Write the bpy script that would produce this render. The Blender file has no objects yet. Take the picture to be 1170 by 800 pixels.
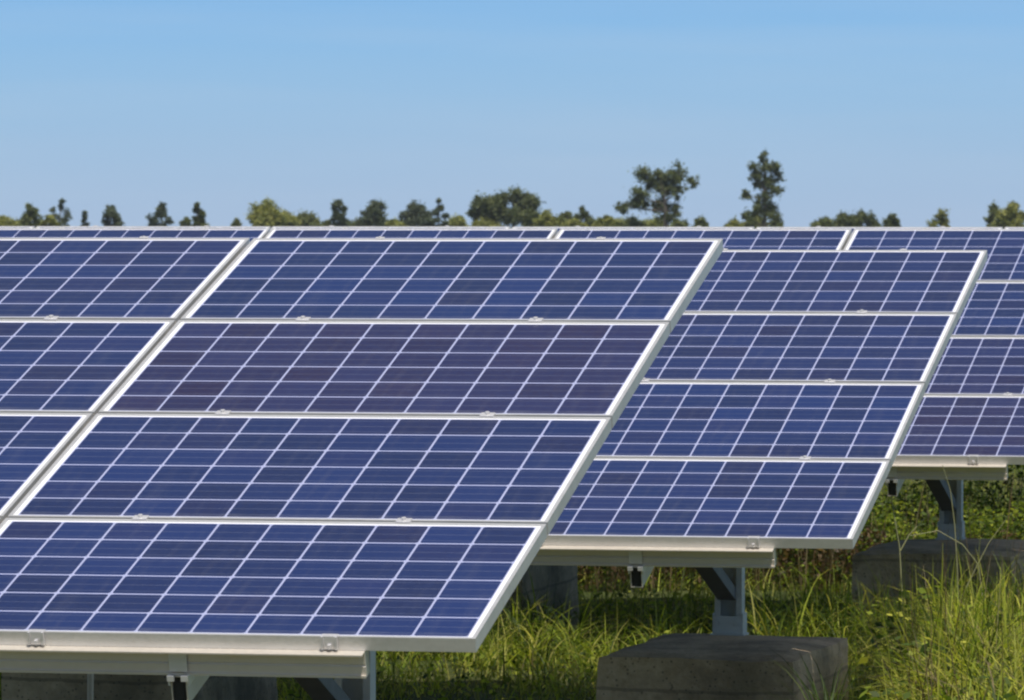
import bpy, bmesh, math, random
import numpy as np
from mathutils import Vector, Matrix, Euler

# ------------------------------------------------------------------ camera, sky, sun
sc = bpy.context.scene
COL = sc.collection
R = math.radians
CAM_Z = 2.15
F = 6863.0            # focal length in pixels of the 1170 wide photograph
YAW, PITCH, ROLL = R(12.10), R(1.185), R(-0.045)

cam_data = bpy.data.cameras.new("camera")
cam = bpy.data.objects.new("camera", cam_data)
COL.objects.link(cam)
cam_data.sensor_width = 36.0
cam_data.lens = F / 1170.0 * 36.0
cam_data.clip_start = 0.5
cam_data.clip_end = 9000.0
cam.location = (0, 0, CAM_Z)
fwd = Vector((-math.sin(YAW) * math.cos(PITCH), math.cos(YAW) * math.cos(PITCH), -math.sin(PITCH)))
cam.rotation_mode = 'QUATERNION'
qq = fwd.to_track_quat('-Z', 'Y')
cam.rotation_quaternion = qq @ Matrix.Rotation(-ROLL, 4, 'Z').to_quaternion()
cam_data.dof.use_dof = True
cam_data.dof.focus_distance = 21.0
cam_data.dof.aperture_fstop = 20.0
sc.camera = cam
sc.cycles.filter_width = 2.2

SUN_EL, SUN_AZ = R(63), R(155)     # azimuth measured clockwise from +Y: the sun stands behind the camera, to the right
sun_dir = Vector((math.sin(SUN_AZ) * math.cos(SUN_EL), math.cos(SUN_AZ) * math.cos(SUN_EL), math.sin(SUN_EL)))
world = bpy.data.worlds.new("World")
sc.world = world
world.use_nodes = True
wn = world.node_tree
sky = wn.nodes.new("ShaderNodeTexSky")
sky.sky_type = 'NISHITA'
sky.sun_disc = False
sky.sun_elevation = SUN_EL
sky.sun_rotation = SUN_AZ
sky.altitude = 0
sky.air_density = 1.0
sky.dust_density = 0.6
sky.ozone_density = 1.6
bg = wn.nodes["Background"]
bg.inputs[1].default_value = 0.085
# the clear blue band just above the horizon; the Nishita sky takes over higher up
wtc = wn.nodes.new("ShaderNodeTexCoord")
wsep = wn.nodes.new("ShaderNodeSeparateXYZ")
wn.links.new(wtc.outputs["Generated"], wsep.inputs[0])
wmr = wn.nodes.new("ShaderNodeMapRange")
wmr.inputs[1].default_value = 0.0
wmr.inputs[2].default_value = 0.25
wn.links.new(wsep.outputs[2], wmr.inputs[0])
wr = wn.nodes.new("ShaderNodeValToRGB")
wr.color_ramp.interpolation = 'B_SPLINE'
els = wr.color_ramp.elements
K = 11.76
def srgb(r, g, b):
    f = lambda c: ((c / 255 + 0.055) / 1.055) ** 2.4 if c > 10 else c / 255 / 12.92
    return (f(r), f(g), f(b), 1)
els[0].position = 0.0; els[0].color = srgb(170, 192, 220)
els[1].position = 1.0; els[1].color = srgb(96, 150, 205)
for pos_, c_ in ((0.055, srgb(160, 194, 225)), (0.11, srgb(148, 192, 229)), (0.16, srgb(128, 184, 234)), (0.30, srgb(112, 168, 220))):
    e = els.new(pos_); e.color = c_
wn.links.new(wmr.outputs[0], wr.inputs[0])
wmul = wn.nodes.new("ShaderNodeVectorMath"); wmul.operation = 'SCALE'
wmul.inputs[3].default_value = K
wmp = wn.nodes.new("ShaderNodeMapping")      # faint thin haze streaks
wmp.inputs["Scale"].default_value = (5, 5, 70)
wn.links.new(wtc.outputs["Generated"], wmp.inputs[0])
wno = wn.nodes.new("ShaderNodeTexNoise")
wno.inputs["Scale"].default_value = 2.2
wno.inputs["Detail"].default_value = 5
wn.links.new(wmp.outputs[0], wno.inputs["Vector"])
wnr = wn.nodes.new("ShaderNodeMapRange")
wnr.inputs[1].default_value = 0.42; wnr.inputs[2].default_value = 0.78
wnr.inputs[4].default_value = 0.16
wn.links.new(wno.outputs[0], wnr.inputs[0])
wst = wn.nodes.new("ShaderNodeMix"); wst.data_type = 'RGBA'
wst.inputs[7].default_value = srgb(190, 207, 226)
wn.links.new(wnr.outputs[0], wst.inputs[0])
wn.links.new(wr.outputs[0], wst.inputs[6])
wn.links.new(wst.outputs[2], wmul.inputs[0])
wf = wn.nodes.new("ShaderNodeMapRange")
wf.inputs[1].default_value = 0.12; wf.inputs[2].default_value = 0.5
wn.links.new(wsep.outputs[2], wf.inputs[0])
wmx = wn.nodes.new("ShaderNodeMix"); wmx.data_type = 'RGBA'
wn.links.new(wf.outputs[0], wmx.inputs[0])
wn.links.new(wmul.outputs[0], wmx.inputs[6])
wpale = wn.nodes.new("ShaderNodeMix"); wpale.data_type = 'RGBA'   # a thin milky veil takes the edge off the deep blue overhead
wvf = wn.nodes.new("ShaderNodeMapRange")
wvf.inputs[1].default_value = 0.60; wvf.inputs[2].default_value = 0.85
wvf.inputs[3].default_value = 0.05; wvf.inputs[4].default_value = 0.70
wn.links.new(wsep.outputs[2], wvf.inputs[0])
wn.links.new(wvf.outputs[0], wpale.inputs[0])
wpale.inputs[7].default_value = (6.2, 5.9, 5.5, 1)
wn.links.new(sky.outputs[0], wpale.inputs[6])
wn.links.new(wpale.outputs[2], wmx.inputs[7])
wn.links.new(wmx.outputs[2], bg.inputs[0])
sd = bpy.data.lights.new("sun", 'SUN')
sd.energy = 5.0
sd.angle = R(0.5)
sd.color = (1.0, 0.955, 0.89)
sun = bpy.data.objects.new("sun", sd)
COL.objects.link(sun)
sun.rotation_euler = sun_dir.to_track_quat('Z', 'Y').to_euler()
sun.location = (0, -10, 30)
vs = sc.view_settings
vs.view_transform = 'Standard'
vs.look = 'None'
vs.gamma = 1
vs.use_curve_mapping = False
vs.exposure = 0.0

rng = np.random.default_rng(7)
random.seed(7)


def at(px, py, d):
    """world point seen at photograph pixel (px, py), d metres ahead of the camera"""
    X = (px - 585.0) / F * d
    U = -(py - 400.0) / F * d
    right = Vector((math.cos(YAW), math.sin(YAW), 0))
    up = right.cross(fwd)
    return Vector((0, 0, CAM_Z)) + fwd * d + right * X + up * U


# ------------------------------------------------------------------ materials
def new_mat(name):
    m = bpy.data.materials.new(name)
    m.use_nodes = True
    nt = m.node_tree
    return m, nt, nt.nodes["Principled BSDF"]


def nd(nt, typ, **kw):
    n = nt.nodes.new(typ)
    for k, v in kw.items():
        if k.startswith('i_'):
            n.inputs[int(k[2:])].default_value = v
        else:
            setattr(n, k, v)
    return n


def mth(nt, op, a, b=None, c=None):
    n = nt.nodes.new("ShaderNodeMath")
    n.operation = op
    for i, v in enumerate((a, b, c)):
        if v is None:
            continue
        if isinstance(v, (int, float)):
            n.inputs[i].default_value = v
        else:
            nt.links.new(v, n.inputs[i])
    return n.outputs[0]


def mixc(nt, fac, a, b, mode='MIX'):
    n = nt.nodes.new("ShaderNodeMix")
    n.data_type = 'RGBA'
    n.blend_type = mode
    for sock, v in ((n.inputs[0], fac), (n.inputs[6], a), (n.inputs[7], b)):
        if isinstance(v, (int, float)):
            sock.default_value = v
        elif isinstance(v, tuple):
            sock.default_value = v if len(v) == 4 else (*v, 1)
        else:
            nt.links.new(v, sock)
    return n.outputs[2]


def noise(nt, vec, scale, detail=4, rough=0.55):
    n = nt.nodes.new("ShaderNodeTexNoise")
    n.inputs["Scale"].default_value = scale
    n.inputs["Detail"].default_value = detail
    n.inputs["Roughness"].default_value = rough
    if vec is not None:
        nt.links.new(vec, n.inputs["Vector"])
    return n.outputs[0]


def metal_mat(name, c1, c2, metallic, rough, scale=18.0):
    m, nt, p = new_mat(name)
    tc = nd(nt, "ShaderNodeTexCoord")
    mp = nd(nt, "ShaderNodeMapping")
    mp.inputs["Scale"].default_value = (0.25, 1, 1)
    nt.links.new(tc.outputs["Object"], mp.inputs[0])
    n1 = noise(nt, mp.outputs[0], scale, 5)
    n2 = noise(nt, tc.outputs["Object"], scale * 6, 3)
    f = mth(nt, 'MULTIPLY_ADD', n1, 0.7, mth(nt, 'MULTIPLY', n2, 0.3))
    nt.links.new(mixc(nt, f, c1, c2), p.inputs["Base Color"])
    nt.links.new(mth(nt, 'MULTIPLY_ADD', n2, 0.25, rough - 0.1), p.inputs["Roughness"])
    p.inputs["Metallic"].default_value = metallic
    return m


M_FRAME = metal_mat("anodised_aluminium", (0.50, 0.485, 0.46), (0.80, 0.79, 0.77), 0.6, 0.38)
M_RAIL = metal_mat("mill_aluminium", (0.52, 0.46, 0.38), (0.80, 0.73, 0.63), 0.5, 0.45, 9)
M_CLAMP = metal_mat("clamp_aluminium", (0.55, 0.525, 0.53), (0.85, 0.83, 0.8), 0.5, 0.35, 30)
M_STEEL = metal_mat("galvanised_steel", (0.42, 0.42, 0.40), (0.74, 0.73, 0.70), 0.35, 0.5, 12)
M_DARK = metal_mat("weathered_steel", (0.10, 0.10, 0.10), (0.22, 0.22, 0.22), 0.4, 0.6, 12)


def glass_mat():
    m, nt, p = new_mat("polycrystalline_cells")
    tc = nd(nt, "ShaderNodeTexCoord")
    sep = nd(nt, "ShaderNodeSeparateXYZ")
    nt.links.new(tc.outputs["Object"], sep.inputs[0])
    x, y = sep.outputs[0], sep.outputs[1]
    PX, PY = 0.1585, 0.1585
    cx = mth(nt, 'DIVIDE', mth(nt, 'ADD', x, PX * 5), PX)
    cy = mth(nt, 'DIVIDE', mth(nt, 'ADD', y, PY * 3), PY)
    fx, fy = mth(nt, 'FRACT', cx), mth(nt, 'FRACT', cy)
    ix, iy = mth(nt, 'FLOOR', cx), mth(nt, 'FLOOR', cy)

    def inside(f, gap):
        d = mth(nt, 'ABSOLUTE', mth(nt, 'SUBTRACT', f, 0.5))
        return mth(nt, 'LESS_THAN', d, 0.5 - gap)
    mx = mth(nt, 'MULTIPLY', inside(fx, 0.021), inside(fy, 0.027))
    in_x = mth(nt, 'LESS_THAN', mth(nt, 'ABSOLUTE', x), PX * 5)
    in_y = mth(nt, 'LESS_THAN', mth(nt, 'ABSOLUTE', y), PY * 3)
    dia = mth(nt, 'ADD', mth(nt, 'ABSOLUTE', mth(nt, 'SUBTRACT', fx, 0.5)), mth(nt, 'ABSOLUTE', mth(nt, 'SUBTRACT', fy, 0.5)))
    mx = mth(nt, 'MULTIPLY', mx, mth(nt, 'LESS_THAN', dia, 0.915))
    cell = mth(nt, 'MULTIPLY', mx, mth(nt, 'MULTIPLY', in_x, in_y))
    oi = nd(nt, "ShaderNodeObjectInfo")
    cmb = nd(nt, "ShaderNodeCombineXYZ")
    nt.links.new(ix, cmb.inputs[0]); nt.links.new(iy, cmb.inputs[1])
    nt.links.new(mth(nt, 'MULTIPLY', oi.outputs["Random"], 50.0), cmb.inputs[2])
    wn_ = nd(nt, "ShaderNodeTexWhiteNoise", noise_dimensions='3D')
    nt.links.new(cmb.outputs[0], wn_.inputs["Vector"])
    rnd = wn_.outputs["Value"]
    sepc = nd(nt, "ShaderNodeSeparateColor")
    nt.links.new(wn_.outputs["Color"], sepc.inputs[0])
    # crystal grain
    vor = nd(nt, "ShaderNodeTexVoronoi")
    vor.inputs["Scale"].default_value = 95.0
    addv = nd(nt, "ShaderNodeVectorMath", operation='ADD')
    nt.links.new(tc.outputs["Object"], addv.inputs[0])
    nt.links.new(cmb.outputs[0], addv.inputs[1])
    nt.links.new(addv.outputs[0], vor.inputs["Vector"])
    sg = nd(nt, "ShaderNodeSeparateColor")
    nt.links.new(vor.outputs["Color"], sg.inputs[0])
    grain = sg.outputs[0]
    blue = mixc(nt, rnd, (0.003, 0.0095, 0.055), (0.004, 0.0175, 0.098))
    plum = mixc(nt, rnd, (0.014, 0.006, 0.034), (0.018, 0.014, 0.058))
    # object colour red channel says how plum-coloured the panel's batch of cells is
    sepo = nd(nt, "ShaderNodeSeparateColor")
    nt.links.new(oi.outputs["Color"], sepo.inputs[0])
    pl = mth(nt, 'ADD', mth(nt, 'MULTIPLY', sepo.outputs[0], 0.75),
             mth(nt, 'MULTIPLY', mth(nt, 'GREATER_THAN', sepc.outputs[1], 0.80), 0.25))
    pl = mth(nt, 'MINIMUM', pl, 1.0)
    base = mixc(nt, pl, blue, plum)
    base = mixc(nt, mth(nt, 'MULTIPLY', grain, 0.22), base, (0.012, 0.03, 0.12))
    # bus bars run along the long side of the panel, three to a cell
    bb = mth(nt, 'ABSOLUTE', mth(nt, 'SUBTRACT', mth(nt, 'FRACT', mth(nt, 'MULTIPLY', fy, 3.0)), 0.5))
    bus = mth(nt, 'LESS_THAN', bb, 0.018)
    base = mixc(nt, mth(nt, 'MULTIPLY', bus, 0.22), base, (0.45, 0.47, 0.52))
    n2 = noise(nt, tc.outputs["Object"], 2.2, 5)
    n3 = noise(nt, tc.outputs["Object"], 60, 4)
    dust = mth(nt, 'MULTIPLY', mth(nt, 'MULTIPLY', n2, n3), 0.045)
    inblock = mth(nt, 'MULTIPLY', in_x, in_y)
    col = mixc(nt, cell, mixc(nt, inblock, (0.78, 0.78, 0.80), (0.35, 0.37, 0.55)), base)
    # a narrow band of dust collects along the lower edge
    edge = nd(nt, "ShaderNodeMapRange")
    edge.inputs[1].default_value = -0.49; edge.inputs[2].default_value = -0.44
    edge.inputs[3].default_value = 0.22; edge.inputs[4].default_value = 0.0
    nt.links.new(mth(nt, 'ADD', y, mth(nt, 'MULTIPLY', mth(nt, 'SUBTRACT', noise(nt, tc.outputs["Object"], 9, 4), 0.5), 0.06)), edge.inputs[0])
    dust = mth(nt, 'ADD', dust, mth(nt, 'MULTIPLY', edge.outputs[0], 0.6))
    smp = nd(nt, "ShaderNodeMapping")
    smp.inputs["Scale"].default_value = (9.0, 0.7, 1)
    nt.links.new(addv.outputs[0], smp.inputs[0])
    smr = nd(nt, "ShaderNodeMapRange")
    smr.inputs[1].default_value = 0.52; smr.inputs[2].default_value = 0.75
    smr.inputs[3].default_value = 0.0; smr.inputs[4].default_value = 0.035
    smp2 = nd(nt, "ShaderNodeMapping")
    smp2.inputs["Scale"].default_value = (9.0, 0.7, 1)
    nt.links.new(tc.outputs["Object"], smp2.inputs[0])
    nt.links.new(noise(nt, smp2.outputs[0], 3.0, 5), smr.inputs[0])
    dust = mth(nt, 'ADD', dust, smr.outputs[0])
    col = mixc(nt, dust, col, (0.40, 0.38, 0.34))
    nt.links.new(col, p.inputs["Base Color"])
    p.inputs["Roughness"].default_value = 0.45
    p.inputs["Specular IOR Level"].default_value = 0.2
    p.inputs["Coat Weight"].default_value = 0.42
    p.inputs["Coat IOR"].default_value = 1.38
    nt.links.new(mth(nt, 'MULTIPLY_ADD', n3, 0.10, 0.06), p.inputs["Coat Roughness"])
    return m


M_GLASS = glass_mat()
m, nt, p = new_mat("white_backsheet")
p.inputs["Base Color"].default_value = (0.7, 0.7, 0.68, 1)
M_BACK = m


def concrete_mat():
    m, nt, p = new_mat("weathered_concrete")
    tc = nd(nt, "ShaderNodeTexCoord")
    n1 = noise(nt, tc.outputs["Object"], 3.0, 8, 0.65)
    n2 = noise(nt, tc.outputs["Object"], 28.0, 6, 0.6)
    n3 = noise(nt, tc.outputs["Object"], 1.4, 4, 0.5)
    c = mixc(nt, n2, (0.36, 0.24, 0.13), (0.74, 0.56, 0.37))
    f = nd(nt, "ShaderNodeMapRange")
    f.inputs[1].default_value = 0.42; f.inputs[2].default_value = 0.62
    nt.links.new(n1, f.inputs[0])
    c = mixc(nt, mth(nt, 'MULTIPLY', f.outputs[0], 0.7), c, (0.17, 0.12, 0.075))
    f2 = nd(nt, "ShaderNodeMapRange")
    f2.inputs[1].default_value = 0.5; f2.inputs[2].default_value = 0.7
    nt.links.new(n3, f2.inputs[0])
    c = mixc(nt, mth(nt, 'MULTIPLY', f2.outputs[0], 0.5), c, (0.05, 0.06, 0.035))
    sp3 = nd(nt, "ShaderNodeSeparateXYZ")
    nt.links.new(tc.outputs["Object"], sp3.inputs[0])
    zz = mth(nt, 'ADD', sp3.outputs[2], mth(nt, 'MULTIPLY', mth(nt, 'SUBTRACT', n1, 0.5), 0.05))
    seam = mth(nt, 'LESS_THAN', mth(nt, 'ABSOLUTE', mth(nt, 'SUBTRACT', mth(nt, 'FRACT', mth(nt, 'MULTIPLY', zz, 5.2)), 0.5)), 0.035)
    c = mixc(nt, mth(nt, 'MULTIPLY', seam, 0.45), c, (0.09, 0.07, 0.05))
    vp = nd(nt, "ShaderNodeTexVoronoi")
    vp.inputs["Scale"].default_value = 42.0
    nt.links.new(tc.outputs["Object"], vp.inputs["Vector"])
    c = mixc(nt, mth(nt, 'MULTIPLY', mth(nt, 'LESS_THAN', vp.outputs["Distance"], 0.20), 0.6), c, (0.07, 0.055, 0.04))
    nt.links.new(c, p.inputs["Base Color"])
    p.inputs["Roughness"].default_value = 0.95
    bp = nd(nt, "ShaderNodeBump")
    bp.inputs["Strength"].default_value = 0.9
    bp.inputs["Distance"].default_value = 0.03
    nt.links.new(mth(nt, 'ADD', n1, mth(nt, 'MULTIPLY', n2, 0.5)), bp.inputs["Height"])
    nt.links.new(bp.outputs[0], p.inputs["Normal"])
    return m


M_CONC = concrete_mat()


def leaf_mat(name, attr=True, base=(0.07, 0.11, 0.03), trans=0.35, rough=0.55, spec=0.25):
    m, nt, p = new_mat(name)
    out = nt.nodes["Material Output"]
    if attr:
        a = nd(nt, "ShaderNodeAttribute", attribute_name="tint")
        col = a.outputs["Color"]
    else:
        col = None
    if col is not None:
        nt.links.new(col, p.inputs["Base Color"])
    else:
        p.inputs["Base Color"].default_value = (*base, 1)
    p.inputs["Roughness"].default_value = rough
    p.inputs["Specular IOR Level"].default_value = spec
    tr = nd(nt, "ShaderNodeBsdfTranslucent")
    if col is not None:
        nt.links.new(mixc(nt, 1.0, col, (1.25, 1.25, 0.7), 'MULTIPLY'), tr.inputs[0])
    else:
        tr.inputs[0].default_value = (*base, 1)
    mx = nd(nt, "ShaderNodeMixShader")
    mx.inputs[0].default_value = trans
    nt.links.new(p.outputs[0], mx.inputs[1])
    nt.links.new(tr.outputs[0], mx.inputs[2])
    nt.links.new(mx.outputs[0], out.inputs[0])
    return m


M_GRASS = leaf_mat("grass_blades", trans=0.5)
M_LEAF = leaf_mat("tree_leaves", trans=0.35, rough=0.6)
m, nt, p = new_mat("bark")
tc = nd(nt, "ShaderNodeTexCoord")
nt.links.new(mixc(nt, noise(nt, tc.outputs["Object"], 6, 5), (0.05, 0.04, 0.03), (0.16, 0.13, 0.10)), p.inputs["Base Color"])
p.inputs["Roughness"].default_value = 0.9
M_BARK = m
m, nt, p = new_mat("weathered_wood")
tc = nd(nt, "ShaderNodeTexCoord")
nt.links.new(mixc(nt, noise(nt, tc.outputs["Object"], 14, 5), (0.55, 0.45, 0.32), (0.78, 0.67, 0.50)), p.inputs["Base Color"])
p.inputs["Roughness"].default_value = 0.8
M_WOOD = m


# ------------------------------------------------------------------ object helpers
def tag(o, label=None, cat=None, group=None, kind=None):
    if label: o["label"] = label
    if cat: o["category"] = cat
    if group: o["group"] = group
    if kind: o["kind"] = kind
    return o


def empty(name, loc):
    o = bpy.data.objects.new(name, None)
    o.empty_display_size = 0.3
    COL.objects.link(o)
    o.location = loc
    return o


def link(name, me, mat, parent=None, loc=(0, 0, 0), rot=(0, 0, 0)):
    if mat is not None and not me.materials:
        me.materials.append(mat)
    o = bpy.data.objects.new(name, me)
    COL.objects.link(o)
    if parent is not None:
        o.parent = parent
    o.location = loc
    o.rotation_euler = rot
    return o


def box(bm, x0, x1, y0, y1, z0, z1, bevel=0.0):
    vs_ = [bm.verts.new(c) for c in ((x0, y0, z0), (x1, y0, z0), (x1, y1, z0), (x0, y1, z0),
                                     (x0, y0, z1), (x1, y0, z1), (x1, y1, z1), (x0, y1, z1))]
    fs = [bm.faces.new([vs_[i] for i in q]) for q in
          ((3, 2, 1, 0), (4, 5, 6, 7), (0, 1, 5, 4), (1, 2, 6, 5), (2, 3, 7, 6), (3, 0, 4, 7))]
    if bevel > 0:
        es = set(e for f in fs for e in f.edges)
        bmesh.ops.bevel(bm, geom=list(es), offset=bevel, segments=2, affect='EDGES')


def to_mesh(bm, name):
    me = bpy.data.meshes.new(name)
    bm.normal_update()
    bm.to_mesh(me)
    bm.free()
    return me


def profile(bm, pts, x0, x1):
    """extrude a closed (y, z) profile along x"""
    a = [bm.verts.new((x0, y, z)) for y, z in pts]
    b = [bm.verts.new((x1, y, z)) for y, z in pts]
    n = len(pts)
    for i in range(n):
        j = (i + 1) % n
        bm.faces.new((a[i], a[j], b[j], b[i]))
    bm.faces.new(a[::-1])
    bm.faces.new(b)
    bmesh.ops.recalc_face_normals(bm, faces=bm.faces[:])


# ------------------------------------------------------------------ ground
def ground():
    m, nt, p = new_mat("meadow_soil")
    tc = nd(nt, "ShaderNodeTexCoord")
    n1 = noise(nt, tc.outputs["Object"], 0.35, 6)
    n2 = noise(nt, tc.outputs["Object"], 7.0, 6, 0.7)
    c = mixc(nt, n2, (0.030, 0.042, 0.012), (0.085, 0.105, 0.030))
    f = nd(nt, "ShaderNodeMapRange")
    f.inputs[1].default_value = 0.48; f.inputs[2].default_value = 0.66
    nt.links.new(n1, f.inputs[0])
    c = mixc(nt, mth(nt, 'MULTIPLY', f.outputs[0], 0.6), c, (0.14, 0.11, 0.055))
    nt.links.new(c, p.inputs["Base Color"])
    p.inputs["Roughness"].default_value = 1.0
    p.inputs["Specular IOR Level"].default_value = 0.1
    bp = nd(nt, "ShaderNodeBump")
    bp.inputs["Distance"].default_value = 0.05
    nt.links.new(n2, bp.inputs["Height"])
    nt.links.new(bp.outputs[0], p.inputs["Normal"])
    bm = bmesh.new()
    xs = [-4000, -400, -60] + list(np.linspace(-25, 12, 38)) + [60, 400, 4000]
    ys = [-300, -20] + list(np.linspace(2, 60, 59)) + [150, 500, 1500, 6000]
    V = []
    for y in ys:
        row = []
        for x in xs:
            z = 0.0
            if 15 < y < 58 and -24 < x < 11:
                z = 0.03 * math.sin(x * 1.7 + y * 0.9) + 0.03 * math.sin(y * 2.3 - x * 0.8)
            row.append(bm.verts.new((x, y, z)))
        V.append(row)
    for j in range(len(ys) - 1):
        for i in range(len(xs) - 1):
            bm.faces.new((V[j][i], V[j][i + 1], V[j + 1][i + 1], V[j + 1][i]))
    me = to_mesh(bm, "ground")
    for q in me.polygons: q.use_smooth = True
    tag(link("ground", me, m), kind="structure")

    m, nt, p = new_mat("warm_bounce_soil")  # beige strip added out of view to bounce warm light onto the frames
    tc = nd(nt, "ShaderNodeTexCoord")
    n2 = noise(nt, tc.outputs["Object"], 5.0, 8, 0.7)
    nt.links.new(mixc(nt, n2, (0.20, 0.15, 0.085), (0.34, 0.26, 0.155)), p.inputs["Base Color"])
    p.inputs["Roughness"].default_value = 1.0
    bm = bmesh.new()
    y1 = [13.2 + 0.35 * math.sin(i * 0.9) for i in range(41)]
    y0 = [4.5 + 0.35 * math.sin(i * 1.3) for i in range(41)]
    X = np.linspace(-28, 14, 41)
    a = [bm.verts.new((X[i], y0[i], 0.045)) for i in range(41)]
    b = [bm.verts.new((X[i], y1[i], 0.045)) for i in range(41)]
    for i in range(40):
        bm.faces.new((a[i], a[i + 1], b[i + 1], b[i]))
    tag(link("bounce_strip", to_mesh(bm, "bounce_strip"), m), kind="structure")


ground()

# ------------------------------------------------------------------ solar arrays
MW, MH, GAPX, GAPY, TH = 1.635, 0.994, 0.015, 0.016, 0.040
PU, PV = 1.65, 1.01
TILT = R(15.81)
LIP = 0.011


def panel_frame_mesh():
    bm = bmesh.new()
    hw, hh = MW / 2, MH / 2
    # a frame bar: outer wall, top lip, bottom flange; four bars butted at the corners
    # long bars (front/back)
    for s in (-1, 1):
        yo = s * hh
        yi = s * (hh - 0.0028)
        a, b = sorted((yo, yi))
        box(bm, -hw, hw, a, b, -TH, 0)
        a, b = sorted((yi, s * (hh - LIP)))
        box(bm, -hw + 0.0028, hw - 0.0028, a, b, -0.0022, -0.0002)
        a, b = sorted((yi, s * (hh - 0.028)))
        box(bm, -hw + 0.0028, hw - 0.0028, a, b, -TH + 0.0002, -TH + 0.002)
    for s in (-1, 1):
        xo, xi = s * hw, s * (hw - 0.0028)
        a, b = sorted((xo, xi))
        box(bm, a, b, -hh + 0.0028, hh - 0.0028, -TH, 0)
        a, b = sorted((xi, s * (hw - LIP)))
        box(bm, a, b, -hh + LIP, hh - LIP, -0.0022, -0.0002)
        a, b = sorted((xi, s * (hw - 0.028)))
        box(bm, a, b, -hh + 0.028, hh - 0.028, -TH + 0.0002, -TH + 0.002)
    return to_mesh(bm, "solar_panel")


def glass_mesh():
    bm = bmesh.new()
    box(bm, -MW / 2 + 0.003, MW / 2 - 0.003, -MH / 2 + 0.003, MH / 2 - 0.003, -0.0075, -0.0032)
    me = to_mesh(bm, "cell_glass")
    me.materials.append(M_GLASS)
    me.materials.append(M_BACK)
    for p in me.polygons:
        if p.normal.z < -0.5:
            p.material_index = 1
    return me


def clamp_mesh(end=False):
    bm = bmesh.new()
    if not end:      # a small hat-shaped clamp bridging two panels, with its bolt head
        box(bm, -0.022, 0.022, -0.017, 0.017, 0.0006, 0.0045, 0.001)
        box(bm, -0.022, 0.022, -0.0065, 0.0065, -0.036, 0.0004)
        bmesh.ops.create_cone(bm, cap_ends=True, segments=6, radius1=0.0085, radius2=0.0075, depth=0.007,
                              matrix=Matrix.Translation((0, 0, 0.0082)))
    else:            # Z-shaped end clamp in front of the frame
        box(bm, -0.023, 0.023, -0.0035, 0.012, 0.0006, 0.0035)
        box(bm, -0.023, -0.017, -0.016, -0.0038, -0.034, 0.0033)
        box(bm, 0.017, 0.023, -0.016, -0.0038, -0.034, 0.0033)
        box(bm, -0.0165, 0.0165, -0.009, -0.0042, -0.034, 0.003)
        bmesh.ops.create_cone(bm, cap_ends=True, segments=6, radius1=0.006, radius2=0.006, depth=0.012,
                              matrix=Matrix.Translation((0, -0.013, -0.026)))
    return to_mesh(bm, "clamp")


ME_FRAME, ME_GLASS, ME_CLAMP, ME_ENDCLAMP = panel_frame_mesh(), glass_mesh(), clamp_mesh(), clamp_mesh(True)
for me_, ma_ in ((ME_FRAME, M_FRAME), (ME_CLAMP, M_CLAMP), (ME_ENDCLAMP, M_CLAMP)):
    me_.materials.append(ma_)


def rail_mesh(length):
    # (y, z) profile; origin at the front top edge of the rail, x runs to the left
    bm = bmesh.new()
    pts = [(-0.034, 0.0), (-0.034, -0.0045), (0.0, -0.0045), (0.0, -0.038), (0.004, -0.042), (0.0, -0.046),
           (0.0, -0.070), (-0.007, -0.070), (-0.007, -0.077), (0.045, -0.077), (0.045, 0.0)]
    profile(bm, pts, -length, 0)
    return to_mesh(bm, "rail")


def rafter_mesh(length):
    bm = bmesh.new()
    w, h, t = 0.047, 0.085, 0.0035
    box(bm, -w / 2, -w / 2 + t, 0, length, -h, 0)
    box(bm, w / 2 - t, w / 2, 0, length, -h, 0)
    box(bm, -w / 2 + t, w / 2 - t, 0.001, length, -t, -0.0002)
    box(bm, -w / 2 + t, w / 2 - t, 0.001, length, -h + 0.0002, -h + t)
    return to_mesh(bm, "rafter")


def saddle_mesh():
    # bracket that ties the rail to the rafter: a plate on the rail's front and two small turned ears
    bm = bmesh.new()
    box(bm, -0.026, 0.026, -0.0045, -0.0005, 0.011, 0.074)
    for s in (-1, 1):
        a, b = sorted((s * 0.0245, s * 0.030))
        box(bm, a, b, -0.012, 0.05, -0.028, 0.0025)
        a, b = sorted((s * 0.010, s * 0.030))
        box(bm, a, b, -0.022, -0.0125, -0.012, 0.004)
    return to_mesh(bm, "bracket")


def hollow_shade_mesh():
    # black insert standing for the shade inside the channel's open end
    bm = bmesh.new()
    box(bm, -0.0195, 0.0195, 0.006, 0.012, -0.081, -0.004)
    box(bm, -0.012, 0.012, 0.003, 0.0057, -0.07, -0.02)
    return to_mesh(bm, "hollow_shade")


def post_mesh(h):
    bm = bmesh.new()
    w, dpt, t = 0.115, 0.075, 0.005
    # C channel, open towards the front
    box(bm, -w / 2, -w / 2 + t, -dpt / 2, dpt / 2, 0, h)
    box(bm, w / 2 - t, w / 2, -dpt / 2, dpt / 2, 0, h)
    box(bm, -w / 2 + t, w / 2 - t, dpt / 2 - t, dpt / 2 - 0.0003, 0, h)
    box(bm, -w / 2 + t, -w / 2 + 0.024, -dpt / 2 + 0.0003, -dpt / 2 + t, 0, h)
    box(bm, w / 2 - 0.024, w / 2 - t, -dpt / 2 + 0.0003, -dpt / 2 + t, 0, h)
    return to_mesh(bm, "post")


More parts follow.
